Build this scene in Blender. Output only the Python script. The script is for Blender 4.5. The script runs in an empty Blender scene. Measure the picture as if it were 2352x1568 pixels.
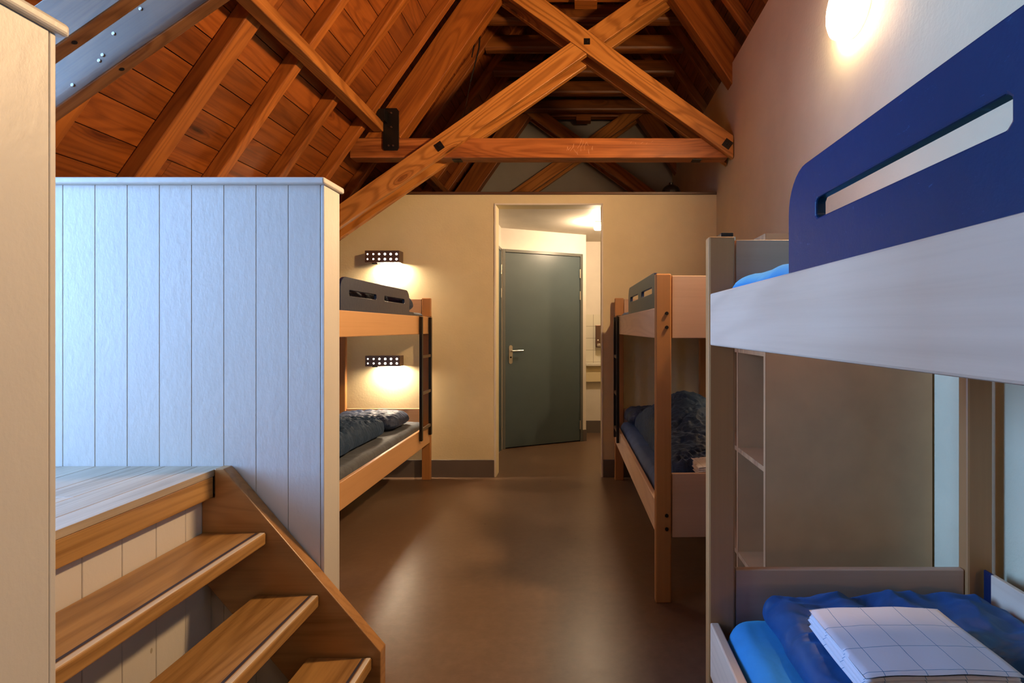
import bpy, bmesh, math, random
from mathutils import Vector, Matrix, noise
random.seed(7)
PI = math.pi
COL = bpy.context.scene.collection
F = 1202.0; CX = 1331.0; CY = 753.5; HC = 1.3

# ------------------------------------------------------------------ materials
def nmat(name):
    m = bpy.data.materials.new(name); m.use_nodes = True
    nt = m.node_tree; b = nt.nodes['Principled BSDF']
    return m, nt, b
def N(nt, t, **kw):
    n = nt.nodes.new(t)
    for k, v in kw.items(): setattr(n, k, v)
    return n
def L(nt, a, b): nt.links.new(a, b)
def rgba(c): return (c[0], c[1], c[2], 1.0)
def ramp(nt, stops):
    r = N(nt, 'ShaderNodeValToRGB'); e = r.color_ramp.elements
    e[0].position = stops[0][0]; e[0].color = rgba(stops[0][1])
    e[1].position = stops[-1][0]; e[1].color = rgba(stops[-1][1])
    for p, c in stops[1:-1]:
        x = e.new(p); x.color = rgba(c)
    return r
def mixc(nt, mode, fac, a, b):
    m = N(nt, 'ShaderNodeMix', data_type='RGBA', blend_type=mode)
    for i, v in ((0, fac), (6, a), (7, b)):
        if hasattr(v, 'links'): L(nt, v, m.inputs[i])
        elif isinstance(v, (int, float)): m.inputs[i].default_value = v
        else: m.inputs[i].default_value = rgba(v)
    return m.outputs[2]
def math_n(nt, op, a, b=None, c=None):
    m = N(nt, 'ShaderNodeMath', operation=op)
    for i, v in enumerate((a, b, c)):
        if v is None: continue
        if hasattr(v, 'links'): L(nt, v, m.inputs[i])
        else: m.inputs[i].default_value = v
    return m.outputs[0]
def coords(nt, scale=(1, 1, 1), rnd=True, island=False):
    tc = N(nt, 'ShaderNodeTexCoord'); mp = N(nt, 'ShaderNodeMapping')
    mp.inputs['Scale'].default_value = scale
    L(nt, tc.outputs['Object'], mp.inputs['Vector'])
    v = mp.outputs['Vector']
    if rnd:
        src = N(nt, 'ShaderNodeNewGeometry').outputs['Random Per Island'] if island else N(nt, 'ShaderNodeObjectInfo').outputs['Random']
        k = math_n(nt, 'MULTIPLY', src, 57.0)
        a = N(nt, 'ShaderNodeVectorMath', operation='ADD')
        L(nt, v, a.inputs[0]); L(nt, k, a.inputs[1]); v = a.outputs[0]
    return v
def noise_n(nt, v, scale, detail=4, rough=.55, dist=0.0):
    n = N(nt, 'ShaderNodeTexNoise'); n.inputs['Scale'].default_value = scale
    n.inputs['Detail'].default_value = detail; n.inputs['Roughness'].default_value = rough
    n.inputs['Distortion'].default_value = dist
    L(nt, v, n.inputs['Vector']); return n.outputs['Fac']
def bump(nt, b, h, s, d=.01, chain=None):
    n = N(nt, 'ShaderNodeBump'); n.inputs['Strength'].default_value = s; n.inputs['Distance'].default_value = d
    L(nt, h, n.inputs['Height'])
    if chain is not None: L(nt, chain, n.inputs['Normal'])
    L(nt, n.outputs[0], b.inputs['Normal']); return n.outputs[0]

def wood(name, light, dark, axis='X', grain=1.0, rough=.45, knots=0.0, bmp=.25, coat=0.0, island=False, contrast=1.0, var=.25, ring=0.0):
    m, nt, b = nmat(name)
    along, across = .9 * grain, 14 * grain
    sc = {'X': (along, across, across), 'Y': (across, along, across), 'Z': (across, across, along)}[axis]
    v = coords(nt, sc, True, island)
    n1 = noise_n(nt, v, 1.0, 6, .6, .6)
    sc2 = tuple(s * (1.0 if s == along else 5.0) for s in sc)
    v2 = coords(nt, sc2, True, island)
    n2 = noise_n(nt, v2, 1.6, 3, .6)
    f = math_n(nt, 'ADD', math_n(nt, 'MULTIPLY', n1, .7), math_n(nt, 'MULTIPLY', n2, .3))
    lo, hi = .5 - .22 / contrast, .5 + .22 / contrast
    mid = tuple((light[i] * .62 + dark[i] * .38) for i in range(3))
    r = ramp(nt, [(lo, dark), (.5, mid), (hi, light)]); L(nt, f, r.inputs[0])
    col = r.outputs[0]
    kd = None
    if knots:
        ks = {'X': (1.7, 5.5, 5.5), 'Y': (5.5, 1.7, 5.5), 'Z': (5.5, 5.5, 1.7)}[axis]
        v3 = coords(nt, ks, True, island)
        vo = N(nt, 'ShaderNodeTexVoronoi'); vo.inputs['Scale'].default_value = .8; L(nt, v3, vo.inputs['Vector'])
        kd = vo.outputs['Distance']
    if ring:
        gs = {'X': (.55, 4.2, 4.2), 'Y': (4.2, .55, 4.2), 'Z': (4.2, 4.2, .55)}[axis]
        gn = noise_n(nt, coords(nt, gs, True, island), 1.0, 1.5, .4, .3)
        if kd is not None:
            bumpk = math_n(nt, 'MULTIPLY', math_n(nt, 'POWER', 2.718, math_n(nt, 'MULTIPLY', kd, -9.0)), .30)
            gn = math_n(nt, 'ADD', gn, bumpk)
        wv = math_n(nt, 'SINE', math_n(nt, 'MULTIPLY', gn, 95.0))
        r5 = ramp(nt, [(.0, (.50, .42, .36)), (.35, (.86, .83, .80)), (.65, (1, 1, 1)), (1, (1, 1, 1))])
        L(nt, math_n(nt, 'ADD', math_n(nt, 'MULTIPLY', wv, .5), .5), r5.inputs[0])
        col = mixc(nt, 'MULTIPLY', ring, col, r5.outputs[0])
    if knots:
        kn = noise_n(nt, v3, 5.0, 2)
        kk = math_n(nt, 'ADD', kd, math_n(nt, 'MULTIPLY', kn, .06))
        r2 = ramp(nt, [(.0, (.06, .035, .02)), (.075, (.12, .07, .045)), (.10, (.55, .42, .34)), (.17, (1, 1, 1)), (1, (1, 1, 1))]); L(nt, kk, r2.inputs[0])
        col = mixc(nt, 'MULTIPLY', knots, col, r2.outputs[0])
    # broad stain variation
    src = N(nt, 'ShaderNodeNewGeometry').outputs['Random Per Island'] if island else N(nt, 'ShaderNodeObjectInfo').outputs['Random']
    big = noise_n(nt, coords(nt, (1, 1, 1), True, island), 2.3, 3, .6)
    fac = math_n(nt, 'ADD', math_n(nt, 'MULTIPLY', src, var), math_n(nt, 'MULTIPLY', big, var * 1.6))
    fac = math_n(nt, 'ADD', fac, 1 - var * 1.3)
    cmb = N(nt, 'ShaderNodeCombineColor')
    for i in range(3): L(nt, fac, cmb.inputs[i])
    col = mixc(nt, 'MULTIPLY', 1.0, col, cmb.outputs[0])
    L(nt, col, b.inputs['Base Color'])
    b.inputs['Roughness'].default_value = rough
    if coat:
        b.inputs['Coat Weight'].default_value = coat; b.inputs['Coat Roughness'].default_value = .2
    bump(nt, b, f, bmp, .004)
    return m

def paint(name, col, rough=.5, bs=.15, scale=30, speck=None, mottle=.06, stretch=(1, 1, 1), spec=.5):
    m, nt, b = nmat(name)
    v = coords(nt, stretch)
    n = noise_n(nt, v, scale, 5, .6)
    big = noise_n(nt, v, 1.7, 4, .6)
    lo = tuple(c * (1 - mottle * 2) for c in col); hi = tuple(min(1, c * (1 + mottle)) for c in col)
    r = ramp(nt, [(.3, lo), (.7, hi)]); L(nt, big, r.inputs[0])
    c = r.outputs[0]
    if speck:
        vo = N(nt, 'ShaderNodeTexVoronoi'); vo.inputs['Scale'].default_value = speck[1]; L(nt, v, vo.inputs['Vector'])
        mk = noise_n(nt, v, speck[1] * .35, 3, .6)
        mask = math_n(nt, 'MULTIPLY', math_n(nt, 'LESS_THAN', vo.outputs['Distance'], speck[2]), math_n(nt, 'GREATER_THAN', mk, .55))
        c = mixc(nt, 'MIX', mask, c, speck[0])
    L(nt, c, b.inputs['Base Color'])
    b.inputs['Roughness'].default_value = rough; b.inputs['Specular IOR Level'].default_value = spec
    bump(nt, b, n, bs, .004)
    return m
def flat(name, col, rough=.5, metal=0.0, coat=0.0):
    m, nt, b = nmat(name)
    v = coords(nt); n = noise_n(nt, v, 8, 3)
    r = ramp(nt, [(.3, tuple(c * .92 for c in col)), (.7, tuple(min(1, c * 1.05) for c in col))]); L(nt, n, r.inputs[0])
    L(nt, r.outputs[0], b.inputs['Base Color'])
    b.inputs['Roughness'].default_value = rough; b.inputs['Metallic'].default_value = metal
    b.inputs['Coat Weight'].default_value = coat
    return m
def emis(name, col, s):
    m, nt, b = nmat(name)
    b.inputs['Base Color'].default_value = rgba((.9, .9, .9))
    b.inputs['Emission Color'].default_value = rgba(col); b.inputs['Emission Strength'].default_value = s
    return m
def fabric(name, col, rough=.85, sheen=.3, wr=.4, wscale=9, weave=300, mott=.12):
    m, nt, b = nmat(name)
    v = coords(nt)
    n = noise_n(nt, v, wscale, 4, .55, .8); w = noise_n(nt, v, weave, 2)
    r = ramp(nt, [(.3, tuple(c * (1 - mott * 2) for c in col)), (.7, tuple(min(1, c * (1 + mott)) for c in col))]); L(nt, n, r.inputs[0])
    L(nt, r.outputs[0], b.inputs['Base Color'])
    b.inputs['Roughness'].default_value = rough; b.inputs['Sheen Weight'].default_value = sheen
    b.inputs['Sheen Tint'].default_value = rgba(tuple(min(1, c * 3 + .1) for c in col))
    o = bump(nt, b, n, wr, .02)
    bump(nt, b, w, .12, .001, o)
    return m

WARM = (1.0, .69, .36)
M = {}
M['wall'] = paint('cream_wallpaper', (.78, .67, .42), .62, .35, 60, mottle=.05, stretch=(1, 1, 1))
M['white'] = paint('white_plaster', (.82, .76, .68), .6, .1, 40)
M['grey_wall'] = paint('grey_gable', (.42, .40, .35), .7, .1, 40)
M['cream'] = paint('cream_gloss_paint', (.69, .64, .565), .42, .28, 40, speck=((.42, .36, .26), 7.0, .045), mottle=.04, stretch=(1, 1, .55))
M['floor'] = None
M['beech'] = wood('beech_laminate', (.76, .44, .205), (.62, .33, .145), 'Y', 1.0, .38, bmp=.06, var=.06, contrast=.8)
M['beechX'] = wood('beech_laminate_crosswise', (.74, .45, .26), (.60, .34, .19), 'X', 1.0, .4, bmp=.06, var=.06, contrast=.8)
M['beechZ'] = wood('beech_post', (.58, .275, .10), (.42, .185, .06), 'Z', .8, .38, bmp=.06, var=.08, contrast=.8)
M['pale'] = wood('daylit_beech_laminate', (.88, .66, .47), (.74, .53, .36), 'Y', 1.2, .38, bmp=.10, var=.05, contrast=.9, ring=.16)  # beech lightened for the right bunks, daylight painted into the colour
M['paleX'] = wood('daylit_beech_crosswise', (.70, .47, .32), (.58, .37, .24), 'X', 1.0, .4, bmp=.06, var=.05, contrast=.8)  # crosswise boards with the same painted daylight tone
M['ply'] = wood('plywood_edge', (.55, .29, .13), (.25, .11, .05), 'Z', 2.0, .5, bmp=.1, var=.08, contrast=1.3)
M['lam'] = flat('cabinet_laminate', (.62, .37, .175), .33)
M['roof'] = wood('roof_boards', (.36, .098, .014), (.12, .024, .003), 'Y', .8, .42, knots=.85, bmp=.35, island=True, contrast=1.1, var=.38, ring=.5)
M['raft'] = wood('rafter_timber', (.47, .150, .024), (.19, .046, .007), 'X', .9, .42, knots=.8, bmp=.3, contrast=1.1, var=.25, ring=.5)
M['raft_shaded'] = wood('shaded_collar_timber', (.30, .10, .018), (.12, .032, .006), 'X', .9, .42, knots=.8, bmp=.3, var=.25, ring=.5)  # rafter timber darkened, loft shade on the collars painted into the colour
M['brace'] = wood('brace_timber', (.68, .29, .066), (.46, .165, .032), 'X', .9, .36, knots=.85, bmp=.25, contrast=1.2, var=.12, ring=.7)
M['brace_shaded'] = wood('shaded_varnished_brace', (.26, .11, .038), (.12, .045, .015), 'X', .9, .22, knots=.9, bmp=.3, contrast=1.4, var=.15, ring=.6, coat=.9)  # same varnished brace wood, colour darkened for shade on the near truss
M['tie'] = wood('tie_beam_timber', (.56, .19, .05), (.20, .05, .013), 'X', .9, .34, knots=.9, bmp=.3, contrast=1.5, var=.25, ring=.5)
M['oak'] = wood('oak_treads', (.54, .295, .10), (.27, .125, .032), 'Y', 1.3, .34, bmp=.2, contrast=1.3, var=.12, ring=.4)
M['oakX'] = wood('oak_stringer', (.50, .25, .085), (.32, .145, .042), 'X', 1.3, .36, bmp=.15, contrast=1.0, var=.1, ring=.25)
M['nose'] = wood('worn_nosing', (.80, .68, .52), (.55, .38, .20), 'Y', 1.5, .35, bmp=.2, contrast=1.3, var=.1)
M['land'] = wood('worn_oak_landing', (.50, .40, .28), (.27, .19, .11), 'Y', 1.2, .40, bmp=.35, contrast=1.3, var=.25, island=True)
M['darktrim'] = wood('dark_trim', (.13, .06, .03), (.06, .025, .012), 'X', 1.0, .4, var=.1)
M['black'] = flat('black_metal', (.012, .010, .010), .35, .3)
M['rung'] = flat('brown_metal', (.16, .10, .06), .35, .5)
M['steel'] = flat('brushed_steel', (.62, .58, .50), .3, .9)
M['strip'] = flat('anti_slip_strip', (.045, .035, .045), .6)
M['door'] = paint('door_grey_blue', (.075, .108, .122), .33, .08, 60, mottle=.05)
M['dframe'] = paint('door_frame_grey', (.12, .125, .115), .35, .08, 60)
M['base'] = paint('skirting_grey', (.14, .115, .105), .38, .06, 50)
M['lampbody'] = flat('lamp_brown_metal', (.16, .095, .07), .32, .6)
M['shade'] = emis('lamp_diffuser', (1.0, .63, .31), 760)
M['shade2'] = emis('ceiling_lamp_globe', (1.0, .73, .47), 560)
M['led'] = emis('led_white', (1.0, .86, .70), 12)
M['ledpanel'] = emis('led_panel', (1.0, .78, .54), 260)
M['fill_shade'] = emis('fill_lamp_diffuser', (1.0, .60, .28), 12)
M['rim'] = emis('lamp_rim', (1.0, .76, .50), 30)
M['plastic'] = flat('white_plastic', (.8, .76, .68), .4)
M['duvet'] = fabric('navy_duvet', (.014, .046, .112), .72, .35, .55, 22)
M['duvet2'] = fabric('royal_duvet', (.006, .075, .235), .55, .25, .22, 7)
M['pill_navy'] = fabric('navy_pillow', (.02, .04, .10), .6, .3, .4, 14)
M['mat_grey'] = fabric('grey_sheet', (.088, .102, .125), .7, .25, .35, 10)
M['mat_blue'] = fabric('slate_blue_sheet', (.065, .12, .28), .75, .25, .3, 8)
M['mat_bright'] = fabric('bright_blue_sheet', (.03, .27, .62), .85, .35, .15, 9, mott=.05)
M['linen_pink'] = fabric('white_linen', (.70, .66, .66), .8, .2, .2, 12, mott=.03)

# floor: worn brown linoleum
def floor_mat():
    m, nt, b = nmat('brown_linoleum')
    v = coords(nt, (1, 1, 1), False)
    a = noise_n(nt, v, 1.3, 5, .65); c = noise_n(nt, v, 24, 4, .6)
    f = math_n(nt, 'ADD', math_n(nt, 'MULTIPLY', a, .65), math_n(nt, 'MULTIPLY', c, .35))
    r = ramp(nt, [(.32, (.135, .080, .050)), (.5, (.175, .108, .068)), (.68, (.225, .145, .095))]); L(nt, f, r.inputs[0])
    sc = noise_n(nt, coords(nt, (3, 14, 1), False), 6, 6, .7, 1.5)
    r2 = ramp(nt, [(.64, (0, 0, 0)), (.74, (1, 1, 1))]); L(nt, sc, r2.inputs[0])
    col = mixc(nt, 'MIX', math_n(nt, 'MULTIPLY', r2.outputs[0], .35), r.outputs[0], (.30, .21, .14))
    L(nt, col, b.inputs['Base Color'])
    rr = ramp(nt, [(.3, (.26, .26, .26)), (.7, (.40, .40, .40))]); L(nt, f, rr.inputs[0]); L(nt, rr.outputs[0], b.inputs['Roughness'])
    h = math_n(nt, 'ADD', c, math_n(nt, 'MULTIPLY', sc, .6))
    bump(nt, b, h, .18, .003)
    return m
M['floor'] = floor_mat()
def navy_board(name, col, ro=.30, co=.3):
    m, nt, b = nmat(name)
    v = coords(nt, (1, 1, 1))
    n = noise_n(nt, v, 45, 4, .6); sp = noise_n(nt, coords(nt, (1, 4, 12)), 9, 5, .75)
    r = ramp(nt, [(.64, (0, 0, 0)), (.72, (1, 1, 1))]); L(nt, sp, r.inputs[0])
    col2 = mixc(nt, 'MIX', math_n(nt, 'MULTIPLY', r.outputs[0], .5), col, (.07, .2, .45))
    L(nt, col2, b.inputs['Base Color']); b.inputs['Roughness'].default_value = ro
    b.inputs['Coat Weight'].default_value = co; b.inputs['Specular IOR Level'].default_value = .3 if ro > .4 else .5; b.inputs['Coat Roughness'].default_value = .25
    bump(nt, b, n, .25, .003); return m
M['navy'] = navy_board('navy_lacquered_board', (.006, .018, .065))
M['navy2'] = navy_board('navy_lacquered_board_near', (.0012, .032, .105), .42, .0)
def check_sheet(name, sx, sy, ox, oy, line, base):
    m, nt, b = nmat(name)
    tc = N(nt, 'ShaderNodeTexCoord'); sp = N(nt, 'ShaderNodeSeparateXYZ'); L(nt, tc.outputs['Object'], sp.inputs[0])
    wob = noise_n(nt, tc.outputs['Object'], 14, 2)
    def ln(o, s, off):
        a = math_n(nt, 'ADD', math_n(nt, 'ADD', o, off), math_n(nt, 'MULTIPLY', wob, .008))
        fr = math_n(nt, 'FRACT', math_n(nt, 'DIVIDE', a, s))
        return math_n(nt, 'LESS_THAN', fr, .0013 / s)
    k = math_n(nt, 'MAXIMUM', ln(sp.outputs[0], sx, ox), ln(sp.outputs[1], sy, oy))
    L(nt, mixc(nt, 'MIX', k, base, line), b.inputs['Base Color'])
    b.inputs['Roughness'].default_value = .7; b.inputs['Sheen Weight'].default_value = .2
    bump(nt, b, noise_n(nt, tc.outputs['Object'], 18, 3), .25, .006)
    return m
M['check'] = check_sheet('white_linen_blue_check', .078, .078, .5, .5, (.03, .20, .38), (.80, .78, .82))
def tile_mat():
    m, nt, b = nmat('white_tiles')
    tc = N(nt, 'ShaderNodeTexCoord'); sp = N(nt, 'ShaderNodeSeparateXYZ'); L(nt, tc.outputs['Object'], sp.inputs[0])
    def ln(o, off): return math_n(nt, 'LESS_THAN', math_n(nt, 'FRACT', math_n(nt, 'DIVIDE', math_n(nt, 'ADD', o, off), .148)), .03)
    k = math_n(nt, 'MAXIMUM', ln(sp.outputs[0], 2.05), ln(sp.outputs[2], .01))
    L(nt, mixc(nt, 'MIX', k, (.82, .78, .66), (.38, .33, .25)), b.inputs['Base Color']); b.inputs['Roughness'].default_value = .2
    return m
M['tile'] = tile_mat()

# ------------------------------------------------------------------ objects
def tag(o, label=None, cat=None, group=None, kind=None):
    if label: o['label'] = label
    if cat: o['category'] = cat
    if group: o['group'] = group
    if kind: o['kind'] = kind
    return o
def link(name, me, mat=None, parent=None, loc=None, bevel=0.0, smooth=False, segs=2):
    o = bpy.data.objects.new(name, me); COL.objects.link(o)
    if mat is not None and not me.materials: me.materials.append(mat)
    if loc is not None: o.location = loc
    if parent is not None: o.parent = parent
    if smooth:
        for p in me.polygons: p.use_smooth = True
    if bevel:
        md = o.modifiers.new('bevel', 'BEVEL'); md.width = bevel; md.segments = segs; md.limit_method = 'ANGLE'; md.angle_limit = math.radians(40)
    return o
def empty(name, loc, label=None, cat=None, group=None, rz=0):
    o = bpy.data.objects.new(name, None); COL.objects.link(o); o.location = loc; o.rotation_euler.z = rz
    o.empty_display_size = .1
    return tag(o, label, cat, group)
class MB:
    def __init__(s): s.v = []; s.f = []; s.mi = []; s.mats = []
    def _m(s, mat):
        if mat is None: return 0
        if mat not in s.mats: s.mats.append(mat)
        return s.mats.index(mat)
    def add(s, vs, fs, mat=None):
        k = len(s.v); s.v += [tuple(v) for v in vs]; i = s._m(mat)
        for f in fs: s.f.append(tuple(k + a for a in f)); s.mi.append(i)
    def box(s, x0, x1, y0, y1, z0, z1, mat=None):
        x0, x1 = min(x0, x1), max(x0, x1); y0, y1 = min(y0, y1), max(y0, y1); z0, z1 = min(z0, z1), max(z0, z1)
        s.add([(x0, y0, z0), (x1, y0, z0), (x1, y1, z0), (x0, y1, z0), (x0, y0, z1), (x1, y0, z1), (x1, y1, z1), (x0, y1, z1)],
              [(0, 3, 2, 1), (4, 5, 6, 7), (0, 1, 5, 4), (1, 2, 6, 5), (2, 3, 7, 6), (3, 0, 4, 7)], mat)
        return s
    def prism(s, poly, axis, a, b, mat=None):
        """poly: list of 2D points; extruded along axis between a and b. axis 'Y': pts are (x,z)"""
        n = len(poly)
        def P(p, t): return {'Y': (p[0], t, p[1]), 'X': (t, p[0], p[1]), 'Z': (p[0], p[1], t)}[axis]
        vs = [P(p, a) for p in poly] + [P(p, b) for p in poly]
        fs = [tuple(range(n)), tuple(range(2 * n - 1, n - 1, -1))] + [(i, n + i, n + (i + 1) % n, (i + 1) % n) for i in range(n)]
        s.add(vs, fs, mat); return s
    def cyl(s, c, r, h, axis='Z', n=20, r2=None, mat=None):
        r2 = r if r2 is None else r2
        vs = []
        for t, rr in ((0, r), (h, r2)):
            for i in range(n):
                a = 2 * PI * i / n; p = (rr * math.cos(a), rr * math.sin(a))
                vs.append({'Z': (c[0] + p[0], c[1] + p[1], c[2] + t), 'Y': (c[0] + p[0], c[1] + t, c[2] + p[1]), 'X': (c[0] + t, c[1] + p[0], c[2] + p[1])}[axis])
        fs = [tuple(range(n)), tuple(range(2 * n - 1, n - 1, -1))] + [(i, n + i, n + (i + 1) % n, (i + 1) % n) for i in range(n)]
        s.add(vs, fs, mat); return s
    def tube(s, p0, p1, r, n=10, mat=None):
        p0 = Vector(p0); p1 = Vector(p1); d = (p1 - p0).normalized()
        u = d.orthogonal().normalized(); w = d.cross(u)
        vs = [p + (u * math.cos(2 * PI * i / n) + w * math.sin(2 * PI * i / n)) * r for p in (p0, p1) for i in range(n)]
        fs = [tuple(range(n)), tuple(range(2 * n - 1, n - 1, -1))] + [(i, n + i, n + (i + 1) % n, (i + 1) % n) for i in range(n)]
        s.add(vs, fs, mat); return s
    def build(s, name, mat=None, parent=None, loc=None, bevel=0.0, smooth=False, origin=None, segs=2):
        vs = s.v
        if origin is not None:
            vs = [(v[0] - origin[0], v[1] - origin[1], v[2] - origin[2]) for v in vs]; loc = origin
        me = bpy.data.meshes.new(name); me.from_pydata(vs, [], s.f)
        for mm in s.mats: me.materials.append(mm)
        if s.mats: me.polygons.foreach_set('material_index', s.mi)
        bm = bmesh.new(); bm.from_mesh(me); bmesh.ops.recalc_face_normals(bm, faces=bm.faces); bm.to_mesh(me); bm.free()
        return link(name, me, mat, parent, loc, bevel, smooth, segs)
def bx(name, x0, x1, y0, y1, z0, z1, mat, parent=None, bevel=.002, **k):
    # mesh in parent's local space, origin at the box's own low corner centre
    c = ((x0 + x1) / 2, (y0 + y1) / 2, min(z0, z1))
    return MB().box(x0, x1, y0, y1, z0, z1).build(name, mat, parent, bevel=bevel, origin=c, **k)
def struct(o): o['kind'] = 'structure'; return o

def timber(name, poly, y0, y1, p0, p1, mat, parent=None, bevel=.004):
    """prism in the XZ plane with its local X axis along p0->p1 so the grain follows the timber"""
    th = math.atan2(p1[1] - p0[1], p1[0] - p0[0]); c, s = math.cos(th), math.sin(th)
    lp = [((x - p0[0]) * c + (z - p0[1]) * s, -(x - p0[0]) * s + (z - p0[1]) * c) for x, z in poly]
    o = MB().prism(lp, 'Y', 0, y1 - y0).build(name, mat, parent, bevel=bevel)
    o.location = (p0[0], y0, p0[1]); o.rotation_euler = (0, -th, 0)
    return o
def bar_poly(x0, x1, m, c, w):
    """strip along z = c + m x, perpendicular width w, ends cut square"""
    k = math.sqrt(1 + m * m); h = w * k / 2; dx = w * m / (2 * k)
    pts = []
    for x, side in ((x0, 1), (x1, 1), (x1, -1), (x0, -1)):
        xx = x - side * dx
        pts.append((xx, c + m * x + side * w / (2 * k)))
    return pts
def strip_poly(x0, x1, m, cb, ct): # vertical ends
    return [(x0, cb + m * x0), (x1, cb + m * x1), (x1, ct + m * x1), (x0, ct + m * x0)]

# ---------------------------------------------------------------- room shell
XW = 1.198; YP = 4.574; YG = 6.76; X0R = .045; MR = 1.43
struct(MB().box(-4.35, 1.35, -2.2, 7.0, -.08, 0).build('floor', M['floor']))
struct(MB().box(XW, XW + .10, -2.2, YG + .1, 0, 3.38).build('wall_right', M['wall']))
w = MB()
w.box(-2.7, -.729, YP, YP + .15, 0, 2.466); w.box(.190, XW, YP, YP + .15, 0, 2.466); w.box(-.729, .190, YP, YP + .15, 2.375, 2.466)
struct(w.build('wall_partition', M['wall']))
struct(MB().box(-2.9, XW + .9, YG, YG + .1, 0, 5.6).build('wall_gable', M['grey_wall']))
struct(MB().box(-2.9, XW + .9, -2.3, -2.2, 0, 5.6).build('wall_rear', M['wall']))
struct(MB().box(-2.7, XW, YP - .014, YP + .17, 2.466, 2.489).build('trim_1', M['darktrim'], bevel=.003))
t = MB()
t.box(-.745, -.729, YP - .010, YP + .0, 0, 2.385); t.box(.190, .206, YP - .010, YP + .0, 0, 2.385); t.box(-.745, .206, YP - .010, YP, 2.375, 2.390)
struct(t.build('trim_2', M['white'], bevel=.003))
struct(MB().box(-2.7, -.745, YP - .014, YP, 0, .152).build('baseboard_left', M['base'], bevel=.002))
struct(MB().box(.206, XW, YP - .014, YP, 0, .152).build('baseboard_right', M['base'], bevel=.002))
struct(MB().box(-2.7, XW, YP + .15, YG, 2.378, 2.46).build('ceiling_corridor', M['white']))
# left knee wall with the dormer window opening
XL = -2.72; XD = -4.2
w = MB()
w.box(XL - .1, XL, -2.2, .36, 0, 1.42); w.box(XL - .1, XL, 1.84, YG, 0, 1.42);
w.box(XD - .1, XD, .32, 1.84, 0, .90); w.box(XD - .1, XD, .32, .40, .90, 2.9); w.box(XD - .1, XD, 1.76, 1.84, .90, 2.9); w.box(XD - .1, XD, .32, 1.84, 2.9, 3.02)
struct(w.build('wall_left', M['wall']))
def zb(x): return HC + 4.04 + MR * x      # board plane, left slope
d = MB()
for ya in (.32, 1.80):
    d.prism([(XL, zb(XL)), (XL, 3.0), (-1.62, 3.0)], 'Y', ya, ya + .04)
d.box(XD, -1.62, .32, 1.84, 2.98, 3.02)
for ya in (.32, 1.80): d.box(XD, XL, ya, ya + .04, 0, 2.98)
struct(d.build('wall_dormer', M['cream']))
struct(MB().box(XD, XL - .001, .36, 1.80, .70, .829).build('floor_dormer', M['land']))
wf = empty('window_1', (XD, 1.08, .90)); wf['kind'] = 'structure'
fr = MB()
fr.box(-.07, -.02, -.68, -.63, 0, 2.0); fr.box(-.07, -.02, .63, .68, 0, 2.0); fr.box(-.07, -.02, -.68, .68, 0, .05); fr.box(-.07, -.02, -.68, .68, 1.95, 2.0); fr.box(-.07, -.02, -.025, .025, 0, 2.0)
fr.build('window_frame', M['cream'], wf, bevel=.004)
gm, nt, b = nmat('window_glass'); b.inputs['Transmission Weight'].default_value = 1; b.inputs['Roughness'].default_value = .0; b.inputs['IOR'].default_value = 1.1
MB().box(-.05, -.045, -.63, .63, .05, 1.95).build('window_pane', gm, wf)

# roof boards (each slope one mesh of boards)
KR = math.sqrt(1 + MR * MR)
def roof_slope(name, side):
    mb = MB(); bw = .163; tk = .022; nbd = 31
    # local: u down the slope from ridge, y along room
    n = nbd; ux = 1 / KR; uz = -MR / KR       # down-slope direction for the right side
    nx, nz = MR / KR, 1 / KR                 # outward normal
    for i in range(n):
        u0 = i * bw + .0025; u1 = (i + 1) * bw - .0025
        cr = HC + 4.04 + MR * X0R if side < 0 else HC + 4.04 + MR * X0R
        def P(u, k):
            return (X0R + side * (u * ux + k * nx), cr + u * uz + k * nz)
        xm = P((u0 + u1) / 2, 0)[0]
        spans = [(-2.2, YG)]
        if side < 0 and xm < -1.64: spans = [(-2.2, .34), (1.82, YG)]
        if side < 0 and xm < XL - .12: continue
        if side > 0 and xm > 2.05: continue
        # butt joints here and there
        for (a, b_) in spans:
            cuts = [a] + sorted(c for c in (1.9 + .92 * random.randrange(0, 5), ) if a < c < b_) + [b_]
            for j in range(len(cuts) - 1):
                p = [P(u0, 0), P(u1, 0), P(u1, tk), P(u0, tk)]
                mb.prism(p, 'Y', cuts[j] + .001, cuts[j + 1] - .001)
    o = mb.build(name, M['roof'])
    return struct(o)
roof_slope('ceiling_left', -1); roof_slope('ceiling_right', 1)
# dark roofing felt above the boards
for nm, side in (('ceiling_felt_left', -1), ('ceiling_felt_right', 1)):
    cr = HC + 4.04 + MR * X0R + .09
    xe = X0R + side * 2.4 if side > 0 else -2.95
    mb = MB()
    if side > 0:
        mb.prism([(X0R, cr), (xe, cr - MR * (xe - X0R)), (xe, cr - MR * (xe - X0R) + .06), (X0R, cr + .06)], 'Y', -2.3, YG + .1)
    else:
        xm = -1.62
        def zz(x): return cr + MR * (x - X0R)
        mb.prism([(X0R, zz(X0R)), (xm, zz(xm)), (xm, zz(xm) + .06), (X0R, zz(X0R) + .06)], 'Y', -2.3, YG + .1)
        for ya, yb in ((-2.3, .32), (1.84, YG + .1)):
            mb.prism([(xm, zz(xm)), (xe, zz(xe)), (xe, zz(xe) + .06), (xm, zz(xm) + .06)], 'Y', ya, yb)
    struct(mb.build(nm, M['black']))

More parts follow.
